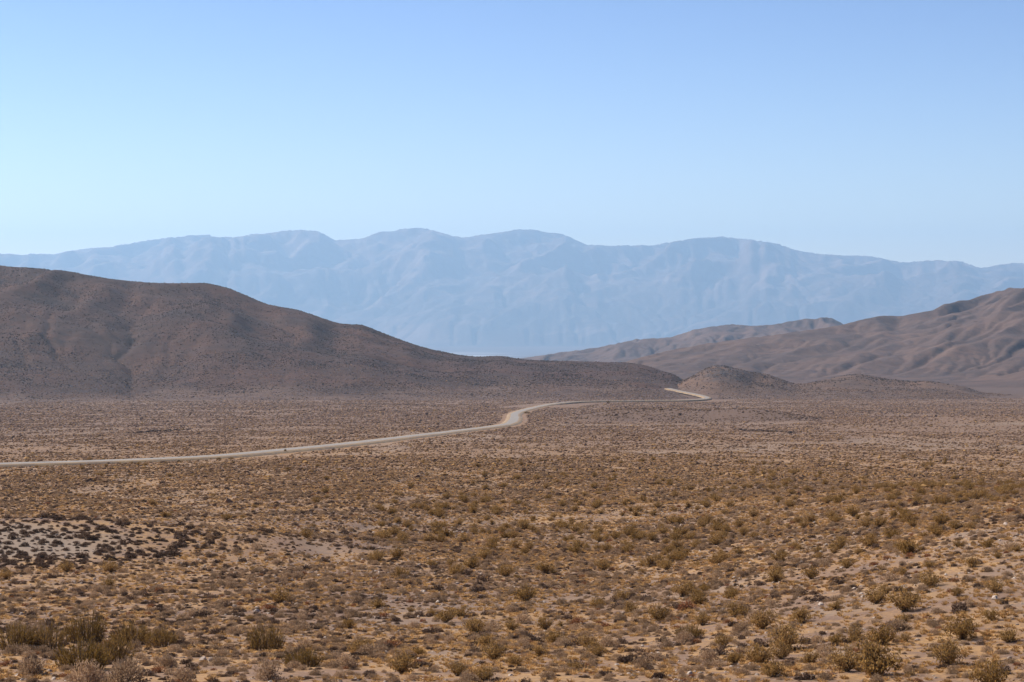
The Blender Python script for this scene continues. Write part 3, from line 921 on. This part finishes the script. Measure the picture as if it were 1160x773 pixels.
class Maker:
    """first of a kind is built, the rest are copies of it and of its parts"""
    def __init__(s, name, variants, cat, parted):
        s.name, s.cat, s.parted = name, cat, parted
        s.variants = variants; s.first = {}
    def put(s, v, loc, w, hs, label, group):
        rz = random.uniform(0, 6.283)
        if v not in s.first:
            if s.parted:
                root = bpy.data.objects.new(s.name, None); root.empty_display_size = 0.3; COL.objects.link(root)
                for nm, me in zip(('stems', 'foliage'), s.variants[v]):
                    c = bpy.data.objects.new(nm, me); COL.objects.link(c); c.parent = root
            else:
                root = bpy.data.objects.new(s.name, s.variants[v]); COL.objects.link(root)
            s.first[v] = root
        else:
            src = s.first[v]; root = src.copy(); COL.objects.link(root)
            for ch in src.children:
                c = ch.copy(); COL.objects.link(c); c.parent = root
        root.location = loc; root.rotation_euler = (random.uniform(-.06, .06), random.uniform(-.06, .06), rz)
        root.scale = (w, w, w * hs)
        root['label'] = label; root['category'] = s.cat
        if group: root['group'] = group
        return root

mk = {'creo': Maker('creosote_bush', CREO_PARTS, 'bush', True),
      'reed': Maker('reedy_bush', REED_PARTS, 'bush', True),
      'grey': Maker('round_bush', P_grey, 'bush', False),
      'dark': Maker('low_dark_bush', P_dark, 'bush', False)}
groups = {'creo': 'creosote bushes on the near plain', 'reed': 'green reedy bushes at the lower left',
          'grey': 'grey round bushes on the near plain', 'dark': 'low dark bushes on the near plain'}
for i, (x, y, w, kd, lab) in enumerate(spec):
    z = float(ground(np.array([x]), np.array([y]))[0])
    nv = len(mk[kd].variants)
    mk[kd].put(i % nv, (x, y, z - 0.02), w, 1.0 if kd != 'grey' else 1.5, lab, groups[kd])

def individuals(kind, xy, w, n, words):
    ok, size, px, py = visible(xy, w)
    order = np.argsort(-np.where(ok, size, 0))[:n]
    order = [i for i in order if ok[i]]
    chosen = np.zeros(len(xy), bool); chosen[order] = True
    z = ground(xy[:, 0], xy[:, 1])
    for i in order:
        zn = zone(px[i], py[i])
        mk[kind].put(int(rng.integers(len(mk[kind].variants))), (xy[i, 0], xy[i, 1], z[i] - 0.02), w[i],
                     random.uniform(.85, 1.15), words[zn][0], words[zn][1])
    return ~chosen

rest = individuals('creo', creo_xy, creo_w, 245, {
    'left': ('unremarkable olive brown creosote bush scattered over the left foreground', 'creosote bushes scattered over the left foreground'),
    'centre': ('unremarkable olive brown creosote bush scattered over the centre foreground', 'creosote bushes scattered over the centre foreground'),
    'right': ('unremarkable olive brown creosote bush scattered over the right slope', 'creosote bushes scattered over the right slope')})
gn_scatter('creosote_scrub', P_creo, drop(creo_xy[rest], 0.02), creo_w[rest], 'farther creosote bushes dotted over the plain', 'bushes')
rest = individuals('grey', grey_xy, grey_w, 290, {
    'left': ('small tan round bush among its likes in the left foreground', 'small tan round bushes in the left foreground'),
    'centre': ('small tan round bush among its likes in the centre foreground', 'small tan round bushes in the centre foreground'),
    'right': ('small tan round bush among its likes on the right slope', 'small tan round bushes on the right slope')})
gn_scatter('grey_scrub', P_grey, drop(grey_xy[rest], 0.02), grey_w[rest], 'carpet of small tan and grey bushes over the near plain', 'scrub')
rest = individuals('dark', dark_xy, dark_w, 298, {
    'left': ('low dark brown bush, one of many across the left foreground', 'low dark bushes across the left foreground'),
    'centre': ('low dark brown bush, one of many across the centre foreground', 'low dark bushes across the centre foreground'),
    'right': ('low dark brown bush, one of many across the right slope', 'low dark bushes across the right slope')})
gn_scatter('dark_scrub', P_dark, drop(dark_xy[rest], 0.02), dark_w[rest], 'carpet of low dark brown bushes over the near plain and pale mound', 'scrub')
gn_scatter('rusty_scrub', P_red, drop(red_xy, 0.02), red_w, 'scattered small rusty red dry plants between the bushes', 'scrub')

# --- grass
x, y, r, a = sample(330000, 42, NEAR)
g = (1 - 0.9 * sstep(200, NEAR, r)) * (0.55 + 1.7 * fbm(x / 5, y / 5, 131, 3) + 0.20 * sstep(-0.1, 0.15, a)) * (0.55 + 0.45 * sstep(-0.16, 0.06, a))
k = rng.uniform(0, 1, len(x)) < np.clip(g, 0.03, 1)
k &= mound(x, y) < 0.4
xy = np.stack([x, y], 1)[k]
gn_scatter('dry_grass', P_gold, drop(xy, 0.01), rng.uniform(0.12, 0.40, len(xy)), 'golden dry grass tufts covering the gravel between bushes', 'grass', 0.7)
# --- stones
x, y, r, a = sample(70000, 42, 210)
k = rng.uniform(0, 1, len(x)) < np.clip(0.25 + 1.1 * fbm(x / 6, y / 6, 141, 3), 0.03, 1)
xy = np.stack([x, y], 1)[k]
gn_scatter('gravel', P_stone, drop(xy, 0.01), rng.lognormal(-2.4, 0.45, len(xy)).clip(0.04, 0.30), 'pale stones strewn over the near gravel', 'stones')

# ------------------------------------------------------------------ scrub farther out: one mesh of small irregular domes
def dome_field(name, x, y, w, hgt, cols, zf, label):
    n = len(x)
    ang = np.arange(6) * math.pi / 3
    tmpl = np.array([(math.cos(t) * .5, math.sin(t) * .5, -0.10) for t in ang] + [(math.cos(t + .5) * .46, math.sin(t + .5) * .46, 0.55) for t in ang] + [(0, 0, 1.0)])
    nv = len(tmpl)
    V = np.repeat(tmpl[None], n, 0)
    V = V * (1 + rng.normal(size=(n, nv, 1)) * 0.18) + rng.normal(size=(n, nv, 3)) * 0.05
    V[:, :, 0] *= w[:, None]; V[:, :, 1] *= w[:, None]; V[:, :, 2] *= (w * hgt)[:, None]
    ra = rng.uniform(0, 6.28, n)[:, None]; c, s = np.cos(ra), np.sin(ra)
    X = V[:, :, 0] * c - V[:, :, 1] * s + x[:, None]; Y = V[:, :, 0] * s + V[:, :, 1] * c + y[:, None]
    Z = V[:, :, 2] + zf[:, None]
    VV = np.stack([X, Y, Z], -1).reshape(-1, 3)
    q = np.array([(k, (k + 1) % 6, 6 + (k + 1) % 6, 6 + k) for k in range(6)]); t = np.array([(6 + k, 6 + (k + 1) % 6, 12) for k in range(6)])
    off = (np.arange(n) * nv)[:, None, None]
    fq = (q[None] + off).reshape(-1, 4); ft = (t[None] + off).reshape(-1, 3)
    me = mesh_from(name, VV, [fq, ft], [M_tint], col=np.repeat(cols, nv, 0))
    return link(name, me, label, 'scrub', 'stuff')

PAL = np.array([(0.190, 0.122, 0.092), (0.300, 0.194, 0.140), (0.360, 0.232, 0.158), (0.255, 0.156, 0.080), (0.44, 0.27, 0.13), (0.40, 0.29, 0.22)])
def tints(n, p):
    c = PAL[rng.choice(len(PAL), n, p=p)]
    return c * rng.uniform(0.8, 1.25, n)[:, None]

n = 400000
r = 215 + 2135 * rng.uniform(0, 1, n) ** 1.3; a = rng.uniform(-AZMAX, AZMAX, n)
x, y = r * np.sin(a), r * np.cos(a)
k = rng.uniform(0, 1, n) < np.clip(0.70 + 1.1 * fbm(x / 16, y / 22, 151, 4) - 0.5 * wash(x, y), 0.16, 1) * sstep(205, 400, r)
k &= road_dist(x, y) > np.where(r > 1500, 26, 6)
x, y, r = x[k], y[k], r[k]
w = rng.lognormal(-0.95, 0.38, len(x)).clip(0.2, 1.1) * (0.9 + 1.0 * sstep(300, 1600, r))
cols = tints(len(x), [.22, .32, .27, .10, .07, .02]) * (0.86 - 0.28 * sstep(0.15, 0.5, bump(x, y, 66, 985, 40, 65) + bump(x, y, 104, 940, 26, 45)))[:, None] * (np.array([1.0, 1.0, 1.0]) + sstep(1000, 300, r)[:, None] * np.array([-0.02, -0.07, -0.22]))  # scrub on the central swell tinted darker, shade painted into its colour
# washes lined with darker, taller bushes
for p, q in (((14, 451), (76, 451.8)), ((385, 457.0), (450, 458.3)), ((446, 458.3), (496, 459.8)), ((150, 489.0), (205, 487.0)), ((836, 488.5), (892, 491.0)), ((955, 465.4), (1010, 466.6))):
    A, B = cast(*p, rmin=250), cast(*q, rmin=250)
    m_ = 60; tt = rng.uniform(0, 1, m_)
    x = np.append(x, A[0] + (B[0] - A[0]) * tt + rng.normal(size=m_) * 1.2); y = np.append(y, A[1] + (B[1] - A[1]) * tt + rng.normal(size=m_) * 9)
    w = np.append(w, rng.uniform(0.7, 1.6, m_)); cols = np.vstack([cols, np.array([(0.095, 0.066, 0.052)]) * rng.uniform(.8, 1.3, m_)[:, None]])
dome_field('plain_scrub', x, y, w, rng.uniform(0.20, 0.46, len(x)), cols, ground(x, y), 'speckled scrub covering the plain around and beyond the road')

x, y, r, a = sample(190000, 2050, 3050)
zl = left_hill.z(x, y); zk = knoll.z(x, y); zz = np.maximum(zl, zk)
k = (zz > plain0(x, y) + 0.5) & (rng.uniform(0, 1, len(x)) < np.clip(0.5 + 0.9 * fbm(x / 50, y / 50, 171, 3), 0.05, 1)) & (road_dist(x, y) > 11)
x, y, zz = x[k], y[k], zz[k]
w = rng.lognormal(-0.20, 0.40, len(x)).clip(0.4, 1.8)
dome_field('hillside_scrub', x, y, w, rng.uniform(0.30, 0.55, len(x)), (0.26 + 0.46 * (1 - sstep(0, 15, zz - plain0(x, y))))[:, None] * tints(len(x), [.16, .40, .30, .06, .02, .06]), zz, 'tiny bushes dotted over the left hill and the knoll')

# --- bushes standing by the road
ROADSIDE = [(323, 513.5, 4.0, 7, 'dark green bush standing on the near edge of the road left of its bend'),
            (689, 457.0, 4.0, 3.6, 'dark bush on the near side of the far straight stretch of road'),
            (597, 468.5, 7.0, 4, 'dark low bush against the right side of the road just past its bend'),
            (248, 521, 7.0, 4, 'dark low bush on the near verge, second left of the upright green one'),
            (262, 520.5, 7.0, 3, 'flat dark bush on the near verge between the road bushes')]
for i, (px, py, w, h, lab) in enumerate(ROADSIDE):
    p = cast(px, py, 250, 2500); r = math.hypot(p[0], p[1])
    z = float(ground(np.array([p[0]]), np.array([p[1]]))[0])
    wm = w * r / F; hm = h * r / F
    o = mk['reed'].put(i % 3, (p[0], p[1], z), wm, hm / wm / 0.8, lab, None)
    o.name = 'roadside_bush'

# ------------------------------------------------------------------ air
def build_haze():
    t = NT('desert_haze')
    v = t.n('ShaderNodeVolumePrincipled')
    v.inputs['Color'].default_value = HAZE_COL
    v.inputs['Absorption Color'].default_value = (0.0, 0.0, 0.0, 1)
    v.inputs['Density'].default_value = HAZE_D
    v.inputs['Anisotropy'].default_value = HAZE_G
    t.l(v.outputs[0], t.out.inputs['Volume'])
    x0, x1, y0, y1, z0, z1 = -47000, 47000, -47000, 47000, -705, 1380
    V = np.array([(x, y, z) for x in (x0, x1) for y in (y0, y1) for z in (z0, z1)], float)
    f = np.array([(0, 1, 3, 2), (4, 6, 7, 5), (0, 4, 5, 1), (2, 3, 7, 6), (0, 2, 6, 4), (1, 5, 7, 3)])
    link('haze', mesh_from('haze', V, f, [t.m]), 'thin blue desert haze filling the air to the far mountains', 'haze', 'stuff')
HAZE_D = 3.4e-5; HAZE_COL = (0.47, 0.725, 1.0, 1); HAZE_G = 0.32
build_haze()

# ------------------------------------------------------------------ light
SUN_AZ, SUN_EL = R_(-62), R_(43)
S = Vector((math.sin(SUN_AZ) * math.cos(SUN_EL), math.cos(SUN_AZ) * math.cos(SUN_EL), math.sin(SUN_EL)))
sl = bpy.data.lights.new('sun', 'SUN'); sl.energy = 4.8; sl.angle = R_(0.53); sl.color = (1.0, 0.945, 0.87)
so = bpy.data.objects.new('sun', sl); COL.objects.link(so); so.rotation_euler = S.to_track_quat('Z', 'Y').to_euler()
w = bpy.data.worlds.new('World'); scene.world = w; w.use_nodes = True
nt = w.node_tree; bg = nt.nodes['Background']
sky = nt.nodes.new('ShaderNodeTexSky'); sky.sky_type = 'NISHITA'; sky.sun_disc = False
sky.sun_elevation = SUN_EL; sky.sun_rotation = SUN_AZ
sky.altitude = 2300; sky.air_density = 1.0; sky.dust_density = 0.2; sky.ozone_density = 2.5
SKY_REF = 5.0; SKY_GAM = 1.6
def vmul(sock, k):
    m = nt.nodes.new('ShaderNodeVectorMath'); m.operation = 'SCALE'; m.inputs['Scale'].default_value = k
    nt.links.new(sock, m.inputs[0]); return m.outputs[0]
gm = nt.nodes.new('ShaderNodeGamma'); gm.inputs['Gamma'].default_value = SKY_GAM
nt.links.new(vmul(sky.outputs[0], 1 / SKY_REF), gm.inputs['Color'])
wb = nt.nodes.new('ShaderNodeVectorMath'); wb.operation = 'MULTIPLY'; wb.inputs[1].default_value = (1.20, 0.95, 0.93)   # camera white balance
nt.links.new(vmul(gm.outputs[0], SKY_REF), wb.inputs[0]); nt.links.new(wb.outputs[0], bg.inputs[0]); bg.inputs[1].default_value = 0.069

# ------------------------------------------------------------------ camera
cam = bpy.data.cameras.new('camera'); cam.sensor_width = 36; cam.lens = 36 * F / 1160
cam.clip_start = 0.5; cam.clip_end = 300000
co = bpy.data.objects.new('camera', cam); COL.objects.link(co)
co.location = (0, 0, 0); co.rotation_euler = (math.pi / 2 - PITCH, 0, 0)
scene.camera = co
scene.view_settings.view_transform = 'Standard'; scene.view_settings.look = 'None'
scene.view_settings.exposure = 0.80; scene.view_settings.gamma = 1
scene.cycles.volume_bounces = 1
